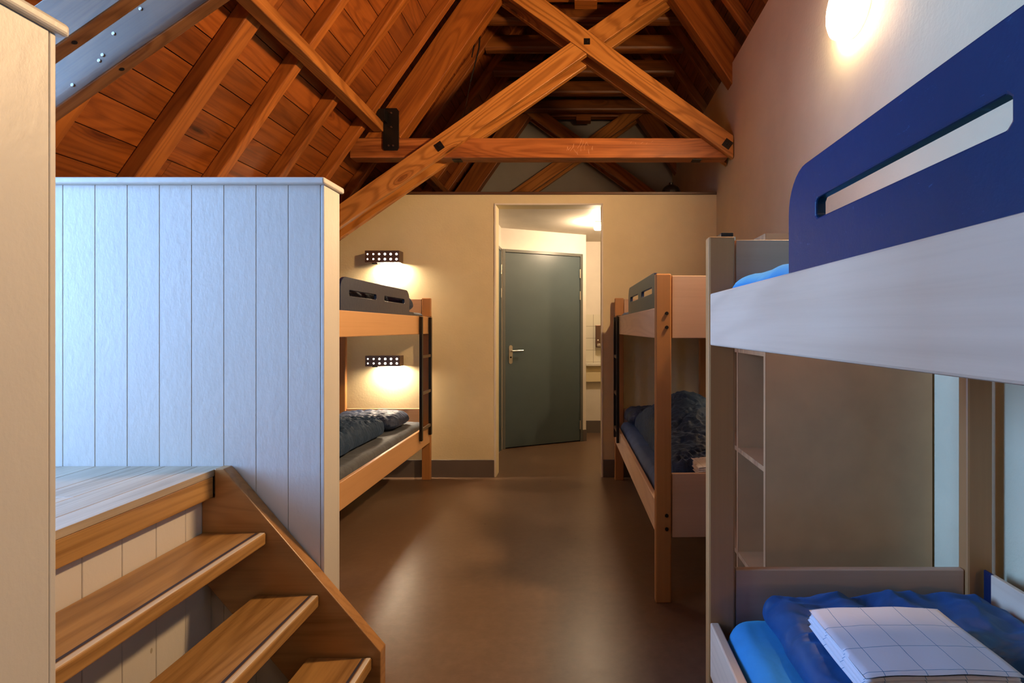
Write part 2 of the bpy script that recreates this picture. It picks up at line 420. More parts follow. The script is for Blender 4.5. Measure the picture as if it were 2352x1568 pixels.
# ---------------------------------------------------------------- rafters
RC = 3.90                                     # underside of rafters (left), z' at x=0
ORD = {2.14: 'leftmost roof rafter, rising just above the far end of the parapet by the near truss',
       2.594: 'wide left-slope rafter with rough bark edge, second from the near truss',
       3.05: 'left-slope rafter in the middle of the bay, passing over the purlin centre',
       3.52: 'left-slope rafter, second before the black bracket on the tie beam',
       3.98: 'left-slope rafter right beside the principal rafter and black bracket',
       4.44: 'left-slope rafter just behind the middle truss, its foot below the tie beam'}
def rafter(yk, side, label, wd=.06):
    cb = RC + HC; ct = cb + .138
    if side < 0:
        xa, xb = (-2.66 if yk > 1.85 else -1.66), -.0
        poly = strip_poly(xa, xb, MR, cb, ct); p0, p1 = (xa, cb + MR * xa), (xb, cb + MR * xb)
    else:
        sh = 2 * MR * X0R
        xa, xb = .09, 2.0
        poly = strip_poly(xa, xb, -MR, cb + sh, ct + sh); p0, p1 = (xa, cb + sh - MR * xa), (xb, cb + sh - MR * xb)
    o = timber('roof_rafter', poly, yk, yk + wd, p0, p1, M['raft'], bevel=.006)
    return tag(o, label, 'rafter', 'common rafters of the left roof slope' if side < 0 else 'common rafters of the right roof slope')
for yk in (2.14, 2.594, 3.05, 3.52, 3.98, 4.44):
    rafter(yk, -1, ORD[yk], .10 if yk == 2.594 else .062)
far = ['first', 'second', 'third', 'fourth']
for k, yk in enumerate((4.90, 5.36, 5.82, 6.28)):
    rafter(yk, -1, 'dim left-slope rafter above the corridor, %s one behind the foot of the middle truss' % far[k])
rl = ['nearest right-slope rafter above the round wall lamp side', 'right-slope rafter next to the slope line of the right wall, before the middle truss',
      'right-slope rafter just in front of the dark red principal rafter']
for k, yk in enumerate((3.05, 3.52, 3.92)): rafter(yk, 1, rl[k])
for k, yk in enumerate((4.44, 4.90, 5.36, 5.82, 6.28)):
    rafter(yk, 1, 'dark right-slope rafter in the far loft, %s behind the middle truss' % (far + ['fifth'])[k])
# collar ties over the loft
for k, yk in enumerate((4.44, 4.90, 5.36, 5.82, 6.28)):
    c = MB(); pts = []
    for i in range(16):
        a = 2 * PI * i / 16; ca, sa = math.cos(a), math.sin(a)
        pts.append((.052 * math.copysign(abs(ca) ** .55, ca), .076 * math.copysign(abs(sa) ** .55, sa)))
    c.prism(pts, 'X', -.93 + X0R, .93 + X0R)
    o = c.build('collar_tie', M['raft_shaded'], loc=(0, yk + .052, HC + 2.685), bevel=0)
    tag(o, 'round-edged wooden collar tie across the dark loft, %s from the middle truss' % (far + ['fifth'])[k], 'collar tie', 'collar ties in the loft')
# ---------------------------------------------------------------- trusses
A_M, A_C, A_W = -.721, HC + 2.258, .150
B_M, B_C, B_W = .700, HC + 2.172, .147
def xsec(m1, c1, m2, c2):
    x = (c2 - c1) / (m1 - m2); return (x, c1 + m1 * x)
def truss(Yf, label, carved=False, plates=True, bm_='brace'):
    t = empty('roof_truss', (0, Yf, 0), label, 'roof truss')
    kA = A_W / 2 * math.sqrt(1 + A_M ** 2); kB = B_W / 2 * math.sqrt(1 + B_M ** 2)
    for k, (ya, yb) in enumerate(((0, .05), (.176, .226))):
        xr = 1.192
        pa = [(-.80, A_C + kA - A_M * 0 + A_M * -.80), (xr, A_C + kA + A_M * xr), (xr, A_C - kA + A_M * xr + .01), (-.80, A_C - kA + A_M * -.80)]
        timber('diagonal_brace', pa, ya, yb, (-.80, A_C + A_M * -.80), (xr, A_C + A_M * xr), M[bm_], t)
        # lower left piece butts against the underside of the other brace
        p1 = xsec(B_M, B_C + kB, A_M, A_C - kA); p2 = xsec(B_M, B_C - kB, A_M, A_C - kA)
        xl = -2.35
        pb = [(xl, B_C + kB + B_M * xl), p1, p2, (xl, B_C - kB + B_M * xl)]
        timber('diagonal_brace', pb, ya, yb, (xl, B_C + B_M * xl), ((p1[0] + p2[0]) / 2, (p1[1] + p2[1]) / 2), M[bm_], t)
        q1 = xsec(B_M, B_C + kB, A_M, A_C + kA); q2 = xsec(B_M, B_C - kB, A_M, A_C + kA)
        xh = .80
        pc = [q1, (xh, B_C + kB + B_M * xh), (xh, B_C - kB + B_M * xh), q2]
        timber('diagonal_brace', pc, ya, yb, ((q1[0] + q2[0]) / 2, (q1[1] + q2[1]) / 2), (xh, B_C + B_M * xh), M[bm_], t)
    tb = bx('tie_beam', -1.80, 1.165, .051, .175, 2.636, 2.79, M['tie'], t, bevel=.005)
    # principal rafters
    cb, ct = HC + 3.50, HC + 3.90
    xb = (2.79 - cb) / MR; xt = (2.79 - ct) / MR
    zr = cb + MR * X0R; zt = ct + MR * X0R
    timber('principal_rafter', [(xt, 2.791), (xb, 2.791), (X0R - .002, zr), (X0R - .002, zt)], .051, .175, (xb, 2.791), (X0R, zr), M['raft'], t, .005)
    xb2, xt2 = 2 * X0R - xb, 2 * X0R - xt
    xe = 1.196; 
    timber('principal_rafter', [(X0R + .002, zr), (xe + .0, zr - MR * (xe - X0R)), (xe + .5, zt - MR * (xe + .5 - X0R) - .0), (X0R + .002, zt)], .051, .175, (X0R, zr), (xe, zr - MR * (xe - X0R)), M['raft'], t, .005)
    bx('king_block', X0R - .085, X0R + .095, .055, .171, HC + 2.57, HC + 2.87, M['raft'], t, bevel=.004)
    bx('collar_beam', -.98, 1.07, .06, .165, HC + 2.62, HC + 2.78, M['raft'], t, bevel=.01)
    if plates:
        def plate(x, z, ang, s=.047):
            o = MB().box(-s / 2, s / 2, 0, .005, -s / 2, s / 2).cyl((0, -.008, 0), .010, .008, 'Y', 6).build('bolt_plate', M['black'], t, bevel=.001)
            o.location = (x, -.005, z); o.rotation_euler = (0, ang, 0)
        plate(.058, HC + 2.217, 0)
        plate(-1.085, HC + 1.406, -math.atan(B_M), .062)
        plate(1.145, HC + 1.425, -math.atan(A_M), .066)
        for x in (-.97, .93):
            bx('bolt_plate', x - .035, x + .035, .08, .15, 2.629, 2.636, M['black'], t, bevel=.001)
        # black steel hanger tying principal rafter, purlin and tie beam
        bp = MB().prism([(-1.535, 3.0 - .02), (-1.515, 3.02), (-1.43, 3.02), (-1.413, 3.0), (-1.413, 2.71), (-1.425, 2.69), (-1.525, 2.69), (-1.538, 2.71)], 'Y', .040, .050)
        bp.box(-1.56, -1.50, -.02, .045, 2.90, 2.99)
        bp.build('steel_bracket', M['black'], t, bevel=.001)
        for x, z in ((-1.49, 2.725), (-1.455, 2.725), (-1.47, 2.98), (-1.47, 2.87)):
            MB().cyl((x, .030, z), .007, .010, 'Y', 6).build('bolt', M['lampbody'], t)
    if carved:
        cm = flat('fresh_scratched_wood', (.72, .40, .22), .6)
        k = random.Random(3)
        def glyph(x, z, n, sc_):
            c = MB(); px, pz = x, z
            for s_ in range(n):
                qx, qz = px + k.uniform(-.008, .02), pz + k.choice((-1, 1)) * k.uniform(.5, 1) * sc_
                c.tube((px, .0505, pz), (qx, .0505, qz), .0009, 5); px, pz = qx, qz
            c.build('scratch', cm, t)
        for g in range(8): glyph(-.10 + g * .028, 2.70 + k.uniform(-.02, .02), 3, .035)
        for g in range(5): glyph(.40 + g * .04, 2.745 + k.uniform(-.01, .01), 1, .02)
    return t
tr1 = truss(1.68, 'near roof truss crossing the top left corner, doubled brace lit blue by daylight', plates=False, bm_='brace_shaded')
for px, py in ((323, 20), (261, 77), (236, 126), (228, 139), (167, 195)):
    s_ = F / 1.855
    MB().cyl((0, -.003, 0), .0062, .003, 'Y', 12).build('nail', M['steel'], tr1, loc=((px - CX) / s_, .1755, HC + (CY - py) / s_), bevel=.001)
for yy in (.025, .201):
    x_ = -1.645; o = MB().cyl((0, 0, -.0012), .008, .001, 'Z', 16).build('bolt_hole', M['black'], tr1)
    kB_ = B_W / 2 * math.sqrt(1 + B_M ** 2)
    o.location = (x_, yy, B_C - kB_ + B_M * x_); o.rotation_euler = (0, -math.atan(B_M), 0)
tr2 = truss(4.05, 'middle roof truss with crossed orange braces and a scratched tie beam', carved=True)
truss(6.42, 'far dark roof truss with crossed braces standing before the grey gable', plates=False)
# purlins on the left slope
p = bx('roof_purlin', -1.609, -1.53, -1.9, 4.085, HC + 1.532, HC + 1.6075, M['oak'], bevel=.006)
p.data.materials[0] = wood('purlin_timber', (.52, .20, .045), (.28, .09, .018), 'Y', .9, .42, knots=.85, bmp=.3, contrast=1.2, var=.15, ring=.6)
tag(p, 'orange-brown purlin running from the top edge down to the black bracket', 'purlin')
p2 = bx('roof_purlin', -1.609, -1.53, 4.29, 6.40, HC + 1.532, HC + 1.6075, p.data.materials[0], bevel=.006)
tag(p2, 'dark purlin over the corridor, between the middle and far trusses', 'purlin')
# thin hanging rod
cu = MB()
cu.tube((-.80, 4.25, HC + 2.58), (-.875, 4.25, HC + 2.20), .005, 8); cu.tube((-.80, 4.25, HC + 2.58), (-.815, 4.25, HC + 2.28), .007, 8)
cu.tube((-.815, 4.25, HC + 2.28), (-.885, 4.25, HC + 2.0), .006, 8); cu.tube((-.885, 4.25, HC + 2.0), (-.94, 4.25, HC + 1.72), .0025, 6)
cu.tube((-.875, 4.25, HC + 2.20), (-.80, 4.25, HC + 2.58), .004, 6)
tag(cu.build('hanging_rod', M['black'], origin=(-.80, 4.25, HC + 2.58)), 'thin black metal rod hanging under the principal rafter', 'rod')
# black dome on the loft edge
dm = MB(); n = 24
vs = []; fs = []
for j in range(9):
    a = (PI / 2) * j / 8
    for i in range(n): vs.append((.085 * math.cos(a) * math.cos(2 * PI * i / n), .085 * math.cos(a) * math.sin(2 * PI * i / n), .078 * math.sin(a)))
for j in range(8):
    for i in range(n): fs.append((j * n + i, j * n + (i + 1) % n, (j + 1) * n + (i + 1) % n, (j + 1) * n + i))
dm.add(vs, fs); dm.cyl((0, 0, .074), .02, .02, 'Z', 14); dm.cyl((0, 0, -.012), .09, .012, 'Z', 24)
tag(dm.build('dome_shade', M['black'], loc=(.815, 4.665, 2.501), smooth=False), 'black rounded metal dome lying on the loft edge by the right wall', 'lamp shade')

# ---------------------------------------------------------------- parapets, landing, stairs
XE = -.873; XPL = -2.45
def parapet(name, y0, y1, front_boards, label):
    t = empty(name, (XE - .9, (y0 + y1) / 2, 0), label, 'partition')
    ox, oy = XE - .9, (y0 + y1) / 2
    bd = MB(); bw = .1102; x = XE - .013
    bd.box(XPL - ox + .0, XE - .004 - ox, y0 + .012 - oy, y1 - .012 - oy, 0, 1.79)
    k = 0
    while x > XPL + .01:
        xa = max(x - bw, XPL); w_ = .0006
        for (ya, yb) in ((y0, y0 + .014), (y1 - .014, y1)):
            bd.box(xa + w_ - ox, x - w_ - ox, ya - oy, yb - oy, 0, 1.79)
        x -= bw; k += 1
    bd.build('boarding', M['cream'], t, bevel=.0012, segs=1)
    e = MB()
    e.box(XE - .012 - ox, XE - ox, y0 - oy, y1 - .0125 - oy, 0, 1.79)
    e.box(XE - .012 - ox, XE - .001 - ox, y1 - .011 - oy, y1 - oy, 0, 1.79)
    e.build('end_board', M['cream'], t, bevel=.002)
    bx('cap', XPL - ox, XE + .011 - ox, y0 - .022 - oy, y1 + .014 - oy, 1.79, 1.812, M['cream'], t, bevel=.007, segs=3)
    return t
parapet('boarded_parapet', 1.79, 1.907, True, 'painted boarded parapet behind the stairs, its wide face lit blue')
parapet('boarded_parapet', .757, .874, True, 'cream boarded parapet end at the left edge of the picture')
LZ = .829; XN = -1.217; S0, S1 = .874, 1.79
ld = empty('stair_landing', (-1.9, 1.33, 0), 'worn grey-brown oak landing at the top of the stairs', 'landing')
m = MB(); x = XN; i = 0
widths = [.085, .11, .118, .118, .118, .118, .118, .118, .118, .118, .118, .118, .118, .118, .118, .118, .118, .118, .118, .118, .118, .118, .118, .118, .118, .118, .118, .118, .118, .118, .118, .118, .118, .118, .118, .118, .118, .118, .118, .118, .118, .118]
for wd in widths:
    xa = max(x - wd, XL)
    cuts = [S0 + .002, 1.46 if i == 2 else (1.2 if i == 5 else S1 - .002), S1 - .002]
    for j in range(2):
        if cuts[j + 1] - cuts[j] > .02: m.box(xa + .001 + 1.9, x - .001 + 1.9, cuts[j] - 1.33 + .0008, cuts[j + 1] - 1.33 - .0008, LZ - .022, LZ)
    x = xa; i += 1
    if x <= XL: break
m.build('floorboards', M['land'], ld, bevel=.001, segs=1)
bx('fascia', XN - .045 + 1.9, XN - .002 + 1.9, S0 - 1.33, 1.742 - 1.33, LZ - .092, LZ - .0225, M['oak'], ld, bevel=.003)
bx('joist_box', XL + 1.9, -1.29 + 1.9, S0 + .01 - 1.33, S1 - .01 - 1.33, LZ - .09, LZ - .023, M['oak'], ld)
m = MB()
y = S1 - .002
for k in range(9):
    ya = max(y - .116, S0); m.box(-1.274 + 1.9, -1.258 + 1.9, ya - 1.33 + .0008, y - 1.33 - .0008, 0, LZ - .093); y = ya
    if y <= S0: break
m.box(-1.29 + 1.9, -1.272 + 1.9, S0 - 1.33, S1 - 1.33 - .003, 0, LZ - .093)
m.build('riser_boarding', M['cream'], ld, bevel=.0014, segs=1)

st = empty('open_staircase', (-.95, 1.33, 0), 'open oak staircase with pale worn nosings and dark anti-slip strips', 'staircase')
def P(x): return x + .95
def Q(y): return y - 1.33
RS = .2075; G = .1756
def stringer(ya, yb):
    zt0 = LZ + .003
    slope = 1.165
    top0 = (-1.215, zt0); 
    pts = [top0, (-1.185, zt0)]
    xe = -.662; ze = zt0 - (xe + 1.185) * slope
    pts += [(xe, ze), (xe, 0), (-.66 - .20, 0), (-1.257, .345 + .12 + .0), (-1.257, LZ - .093), (-1.215, LZ - .093)]
    m = MB().prism([(P(a), b) for a, b in pts], 'Y', Q(ya), Q(yb))
    return m.build('stringer', M['oakX'], st, bevel=.003)
stringer(1.742, 1.787); stringer(.877, .922)
for k in range(3):
    zt = LZ - RS * (k + 1); xn = XN + G * (k + 1)
    tr = bx('tread', P(xn - .213), P(xn), Q(.924), Q(1.7405), zt - .040, zt, M['oak'], st, bevel=.006, segs=3)
    xo, yo = P(xn - .1065), Q((.924 + 1.7405) / 2)
    s = MB().box(-.0045, .0045, -.40, .40, -.002, .0008).build('anti_slip_strip', M['strip'], tr); s.location = (.1065 - .026, 0, .040)
    s = MB().box(-.0105, .006, -.405, .405, -.004, .0005).build('worn_nosing', M['nose'], tr, bevel=.003); s.location = (.1065 - .0085, 0, .0402)

# ---------------------------------------------------------------- bunk beds
def bunk(name, label, x_out, sgn, y_near, rz=0, guard=(.14, 1.28), ladder=None, wallside=True, guard_mat='navy', eb=.61, bolts=True, wall_guard=False, pale=''):
    """local: x from 0 (aisle face) to .8 (wall) times sgn; y 0..2.04"""
    Wd, Ln = .80, 2.04
    t = empty(name, (x_out, y_near, 0), label, 'bunk bed', rz=rz)
    def X(a): return a * sgn
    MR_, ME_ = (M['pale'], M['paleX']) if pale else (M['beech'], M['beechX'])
    def B(nm, a, b, y0, y1, z0, z1, mat, bevel=.003, parent=t): return bx(nm, X(a), X(b), y0, y1, z0, z1, mat, parent, bevel)
    for xa, xb in ((0, .075), (Wd - .072, Wd)):
        for ya, yb in ((0, .038), (Ln - .038, Ln)):
            B('post', xa, xb, ya, yb, 0, 1.558, M['beechZ'], .006)
    for ya, yb in ((.008, .028), (Ln - .028, Ln - .008)):
        B('end_board', .079, Wd - .074, ya, yb, 1.252, 1.55, ME_)
        B('end_board', .079, Wd - .074, ya, yb, eb - .303, eb, ME_)
    for z0, z1 in ((.322, .474), (1.252, 1.397)):
        for a in (.004, Wd - .029):
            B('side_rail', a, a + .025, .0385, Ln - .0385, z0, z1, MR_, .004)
        B('bed_base', .03, Wd - .03, .04, Ln - .04, z0 + .005, z0 + .022, M['beechX'])
    # guard board, rounded top corners, two hand slots
    g0, g1 = guard; z0, z1 = 1.30, 1.588; r = .075
    pts = [(g0, z0)]
    for i in range(9):
        a = PI - (PI / 2) * i / 8; pts.append((g0 + r + r * math.cos(a), z1 - r + r * math.sin(a)))
    for i in range(9):
        a = PI / 2 - (PI / 2) * i / 8; pts.append((g1 - r + r * math.cos(a), z1 - r + r * math.sin(a)))
    pts.append((g1, z0))
    bm = bmesh.new()
    Lg = g1 - g0
    hs = []
    sl = (Lg - .115 * 2 - .14) / 2
    for h0 in (g0 + .115, g0 + .115 + sl + .14):
        hs.append((h0, h0 + sl, 1.483, 1.516))
    def ring(ptsl, x):
        vv = [bm.verts.new((x, a, b)) for a, b in ptsl]; return [bm.edges.new((vv[i], vv[(i + 1) % len(vv)])) for i in range(len(vv))]
    def slot(h):
        c = .006; a, b_, c0, c1 = h
        return [(a + c, c0), (b_ - c, c0), (b_, c0 + c), (b_, c1 - c), (b_ - c, c1), (a + c, c1), (a, c1 - c), (a, c0 + c)]
    xg = X(.0305); xg2 = X(.0485)
    ed = ring(pts, xg)
    for h in hs: ed += ring(slot(h), xg)
    bmesh.ops.triangle_fill(bm, use_beauty=True, edges=ed)
    geo = bmesh.ops.extrude_face_region(bm, geom=list(bm.faces))
    bmesh.ops.translate(bm, vec=(xg2 - xg, 0, 0), verts=[e for e in geo['geom'] if isinstance(e, bmesh.types.BMVert)])
    bmesh.ops.recalc_face_normals(bm, faces=bm.faces)
    me = bpy.data.meshes.new('guard_board'); bm.to_mesh(me); bm.free()
    link('guard_board', me, M[guard_mat], t, bevel=.003)
    if ladder:
        ya, yb = ladder
        ms = MB(); hx = -.024
        for yy in (ya, yb): ms.box(X(hx), X(hx + .022), yy - .016, yy + .016, .40, 1.392)
        for yy in (ya, yb): ms.box(X(hx), X(.03), yy - .010, yy + .010, 1.397, 1.401)
        ldr = ms.build('ladder', M['black'], t, bevel=.003)
        for z in (.485, .775, 1.07):
            MB().box(X(hx + .002), X(hx + .020), ya + .0165, yb - .0165, z - .012, z + .012).build('rung', M['rung'], ldr, bevel=.003)
    if bolts:
        for z in (1.370, 1.304, .415, .351):
            MB().cyl((X(.052), -.006, z), .0085, .010, 'Y', 14).build('bolt', M['black'], t)
    if wall_guard:
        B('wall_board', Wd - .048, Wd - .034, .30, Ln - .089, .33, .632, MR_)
        B('wall_board', Wd - .0335, Wd - .0265, .30, Ln - .045, .33, .626, M['navy'])['label'] = 'dark blue board behind the beech board'
    return t
LZW = -1.276
bunk('bunk_bed', 'orange beech bunk bed at the far left, half hidden by the parapet', LZW, -1, 2.477, guard=(.379, 1.545), ladder=(1.70, 1.955))
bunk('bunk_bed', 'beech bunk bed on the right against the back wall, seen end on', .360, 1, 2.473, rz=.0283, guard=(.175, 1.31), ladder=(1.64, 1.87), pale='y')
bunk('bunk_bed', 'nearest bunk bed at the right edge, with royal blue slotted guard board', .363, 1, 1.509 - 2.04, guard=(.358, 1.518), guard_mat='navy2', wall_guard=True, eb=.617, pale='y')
# small metal cap behind the near bunk post
cb_ = MB().box(-.018, .018, -.05, .05, 0, .03).build('clip_box', M['black'], loc=(.438, 1.60, 1.553), bevel=.002)
bx('clip_arm', -.014, .014, -.085, -.055, -.05, .012, M['steel'], cb_, .002)
tag(cb_, 'small dark metal box clipped behind the top of the near bunk post', 'bracket')

# ---------------------------------------------------------------- bedding
def nz(x, y, s, seed=0): return noise.noise(Vector((x * s, y * s, seed * 7.3)))
def soft(name, mat, cx, cy, zb, sx, sy, h, label, cat, fn=None, r=.05, nx=60, ny=90, edge=.006, seed=1, rz=0.0, group=None, mid=.42, sub=False):
    """closed soft slab: rounded edges all round, top raised by fn(x,y) (local metres)"""
    vs = []; fs = []
    def prof(d): 
        q = min(max(d / r, 0), 1); return math.sqrt(max(0, 1 - (1 - q) ** 2))
    zm = h * mid
    def grid(sign):
        ids = []
        for j in range(ny + 1):
            row = []
            for i in range(nx + 1):
                # denser sampling at the edges
                u = -math.cos(PI * i / nx) * .35 + (2 * i / nx - 1) * .65; v = -math.cos(PI * j / ny) * .25 + (2 * j / ny - 1) * .75
                x = u * sx / 2; y = v * sy / 2
                dx = sx / 2 - abs(x); dy = sy / 2 - abs(y)
                # rounded corner distance
                rc = r * 1.2
                if dx < rc and dy < rc: d = rc - math.hypot(rc - dx, rc - dy)
                else: d = min(dx, dy)
                if d < 0:
                    k = rc / math.hypot(rc - dx, rc - dy)
                    x = math.copysign(sx / 2 - rc + (rc - dx) * k, x); y = math.copysign(sy / 2 - rc + (rc - dy) * k, y); d = 0
                pf = prof(d)
                ex = edge * nz(y + 3, x, 9, seed); ey = edge * nz(x, y + 5, 9, seed + 1)
                X_ = x + ex; Y_ = y + ey
                if sign > 0:
                    hh = (h - zm) + (fn(x, y) if fn else 0)
                    z = zm + max(hh, .004) * pf
                else: z = zm * (1 - pf)
                row.append((X_, Y_, z))
            ids.append(row)
        return ids
    top = grid(1); bot = grid(-1); n = nx + 1
    for row in top: vs += row
    k = len(vs)
    for row in bot: vs += row
    for j in range(ny):
        for i in range(nx):
            a = j * n + i
            fs.append((a, a + 1, a + n + 1, a + n)); fs.append((k + a, k + a + n, k + a + n + 1, k + a + 1))
    me = bpy.data.meshes.new(name); me.from_pydata(vs, [], fs)
    bm = bmesh.new(); bm.from_mesh(me); bmesh.ops.remove_doubles(bm, verts=bm.verts, dist=.0004)
    bmesh.ops.recalc_face_normals(bm, faces=bm.faces); bm.to_mesh(me); bm.free()
    o = link(name, me, mat, None, (cx, cy, zb), smooth=True); o.rotation_euler.z = rz
    return tag(o, label, cat, group)
def quilt(spacing=.24, puff=.014, pk=.006, ang=.7, seed=0, big=.02, wr=.008, wf=13):
    ca, sa = math.cos(ang), math.sin(ang)
    def f(x, y):
        wx = x + .02 * nz(x, y, 5, seed + 5); wy = y + .02 * nz(x, y, 5, seed + 6)
        h = 0
        a = wx * ca + wy * sa; b = -wx * sa + wy * ca
        best = 0
        for (p, q) in ((a, b), (b, a)):
            d = abs((p / spacing) % 1 - .5) * spacing; d = spacing / 2 - d if False else abs(((p / spacing + .5) % 1) - .5) * spacing
            best = max(best, math.exp(-(d / .018) ** 2))
            h += pk * math.exp(-(d / .055) ** 2) * nz(q * 60, p * 9, 1, seed + 2)
        h -= puff * best
        h += big * nz(x, y, 4.2, seed + 3)
        n1 = nz(x * 1.0, y * 2.6, wf, seed + 4); h += wr * (1 - abs(n1) * 2.2)
        n2 = nz(x * 2.4 + y, y * 1.2 - x, wf * .7, seed + 9); h += wr * .8 * (1 - abs(n2) * 2.5)
        return h
    return f
def sheetw(wr=.004, seed=0):
    def f(x, y): return wr * (nz(x, y, 6, seed) + .5 * nz(x * 3, y, 14, seed + 1))
    return f
# left bunk
lc = LZW - .40; yn = 2.477
soft('mattress', M['mat_grey'], lc, yn + 1.02, .345, .735, 1.955, .165, 'grey-sheeted lower mattress of the far left bunk', 'mattress', sheetw(.006, 1), .05, 30, 60, group='lower mattresses')
q = quilt(.27, .016, .012, .85, 11, .02, .012, 15)
soft('duvet', M['duvet'], lc - .055, yn + .62, .519, .62, 1.50, .11, 'navy quilted duvet folded on the lower bed of the far left bunk', 'duvet',
     lambda x, y: q(x, y) + .085 * math.exp(-((y - .28) / .40) ** 2) * math.exp(-((x + .05) / .30) ** 2), .055, 110, 210, .014, 3)
soft('pillow', M['pill_navy'], lc - .0, yn + 1.665, .519, .58, .42, .10, 'navy pillow behind the duvet on the far left lower bed', 'pillow', quilt(.5, 0, .004, .2, 21, .012, .01, 12), .09, 60, 50, .01, 4)
soft('mattress', M['mat_grey'], lc, yn + 1.02, 1.276, .735, 1.955, .152, 'grey upper mattress of the far left bunk', 'mattress', sheetw(.005, 2), .04, 30, 60)
soft('pillow', M['pill_navy'], lc + .06, yn + 1.63, 1.437, .56, .36, .105, 'navy pillow on the upper bed of the far left bunk', 'pillow', quilt(.5, 0, .004, .2, 25, .012, .01, 12), .085, 60, 50, .01, 6)
soft('duvet', M['duvet'], lc - .02, yn + .80, 1.437, .62, 1.15, .10, 'navy duvet behind the guard board of the far left upper bed', 'duvet', quilt(.27, .014, .01, .85, 12, .02, .008, 13), .05, 50, 90, .01, 5)
# middle bunk
mrz = .0283
def mid(lx, ly): return (.360 + lx - ly * .0283, 2.473 + ly + lx * .0283)
c = mid(.40, 1.02)
soft('mattress', M['mat_blue'], c[0], c[1], .345, .735, 1.955, .165, 'slate blue lower mattress of the right bunk at the back', 'mattress', sheetw(.007, 3), .05, 40, 80, rz=mrz)
q2 = quilt(.30, .016, .010, .75, 31, .02, .008, 12)
c = mid(.44, .90)
soft('duvet', M['duvet'], c[0], c[1], .519, .66, 1.46, .10, 'navy quilted duvet heaped high on the right back lower bed', 'duvet',
     lambda x, y: q2(x, y) + .235 * math.exp(-((y - .18) / .45) ** 2) * math.exp(-((x + .04) / .27) ** 2), .07, 110, 210, .014, 7, rz=mrz)
c = mid(.36, 1.80)
soft('pillow', M['pill_navy'], c[0], c[1], .519, .60, .34, .12, 'navy pillow at the far end of the right back lower bed', 'pillow', quilt(.5, 0, .004, .2, 26, .012, .01, 12), .09, 50, 40, .01, 8, rz=mrz)
c = mid(.40, 1.02)
soft('mattress', M['mat_blue'], c[0], c[1], 1.276, .735, 1.955, .152, 'upper mattress of the right back bunk behind its guard board', 'mattress', sheetw(.005, 4), .04, 30, 60, rz=mrz)
# near bunk
nxm = .363 + .40; nyc = 1.509 - 1.02
soft('mattress', M['mat_bright'], nxm - .004, nyc, .345, .735, 1.955, .160, 'bright blue lower mattress of the nearest bunk', 'mattress', sheetw(.004, 5), .055, 60, 120)
q3 = quilt(.42, .007, .005, .6, 41, .007, .009, 8)
soft('duvet', M['duvet2'], .800, nyc + .08, .506, .625, 1.75, .070, 'shiny royal blue duvet on the nearest lower bed', 'duvet',
     lambda x, y: q3(x, y) + .007 * math.sin(x * 34 + 4 * nz(x, y, 5, 8)) * math.exp(-((y - .80) / .12) ** 2), .045, 150, 300, .014, 9)
soft('mattress', M['mat_bright'], nxm - .004, nyc, 1.276, .735, 1.955, .160, 'bright blue upper mattress of the nearest bunk', 'mattress', sheetw(.008, 6), .06, 60, 90)
soft('pillow', M['mat_bright'], .80, 1.22, 1.430, .50, .36, .085, 'bright blue pillow on the nearest upper bed', 'pillow', quilt(.5, 0, .003, .2, 27, .01, .006, 10), .08, 50, 40, .01, 10)
# folded linen: stacked folds
def linen(name, mat, cx, cy, z, sx, sy, n, th, label, rz=0):
    root = empty(name, (cx, cy, z), label, 'bed linen', rz=rz)
    vs = []; fs = []
    nu, nv = 40, 34
    for l in range(n):
        k = len(vs); zz = l * th
        inset = .004 * math.sin(l * 1.9) + .0025 * (l % 2)
        fnx = lambda x, y: 0
        per = []
        for j in range(nv + 1):
            for i in range(nu + 1):
                u = 2 * i / nu - 1; v = 2 * j / nv - 1
                x = u * (sx / 2 - inset); y = v * (sy / 2 - inset)
                d = min((1 - abs(u)) * sx / 2, (1 - abs(v)) * sy / 2)
                pf = math.sqrt(max(0, 1 - (1 - min(d / .010, 1)) ** 2))
                wv = .0045 * nz(x, y, 9, 3) * (l / n) + (.004 * nz(x, y, 4, 5) if l == n - 1 else 0)
                sag = -.006 * (x / sx * 2) ** 2 * (l / n)
                vs.append((x + .002 * nz(y, l, 12, 2), y + .002 * nz(x, l, 12, 4), zz + th * .5 + th * .5 * pf + wv + sag))
        kb = len(vs)
        for j in range(nv + 1):
            for i in range(nu + 1):
                u = 2 * i / nu - 1; v = 2 * j / nv - 1
                x = u * (sx / 2 - inset); y = v * (sy / 2 - inset)
                d = min((1 - abs(u)) * sx / 2, (1 - abs(v)) * sy / 2)
                pf = math.sqrt(max(0, 1 - (1 - min(d / .010, 1)) ** 2))
                wv = .0045 * nz(x, y, 9, 3) * (l / n); sag = -.006 * (x / sx * 2) ** 2 * (l / n)
                vs.append((x + .002 * nz(y, l, 12, 2), y + .002 * nz(x, l, 12, 4), zz + th * .5 - th * .5 * pf * .9 + wv + sag))
        for j in range(nv):
            for i in range(nu):
                a = k + j * (nu + 1) + i; b_ = kb + j * (nu + 1) + i
                fs.append((a, a + 1, a + nu + 2, a + nu + 1)); fs.append((b_, b_ + nu + 1, b_ + nu + 2, b_ + 1))
    me = bpy.data.meshes.new(name); me.from_pydata(vs, [], fs)
    bm = bmesh.new(); bm.from_mesh(me); bmesh.ops.remove_doubles(bm, verts=bm.verts, dist=.0003); bmesh.ops.recalc_face_normals(bm, faces=bm.faces); bm.to_mesh(me); bm.free()
    o = link('folded_layers', me, mat, root, smooth=True)
    return root
linen('folded_linen', M['check'], .697, 1.118, .592, .31, .25, 6, .0085, 'folded white linen with thin blue check lines on the nearest lower bed')
M['check2'] = check_sheet('white_linen_grey_check', .12, .12, .51, .55, (.25, .20, .20), (.70, .66, .66))
c = mid(.30 + .10, .175)
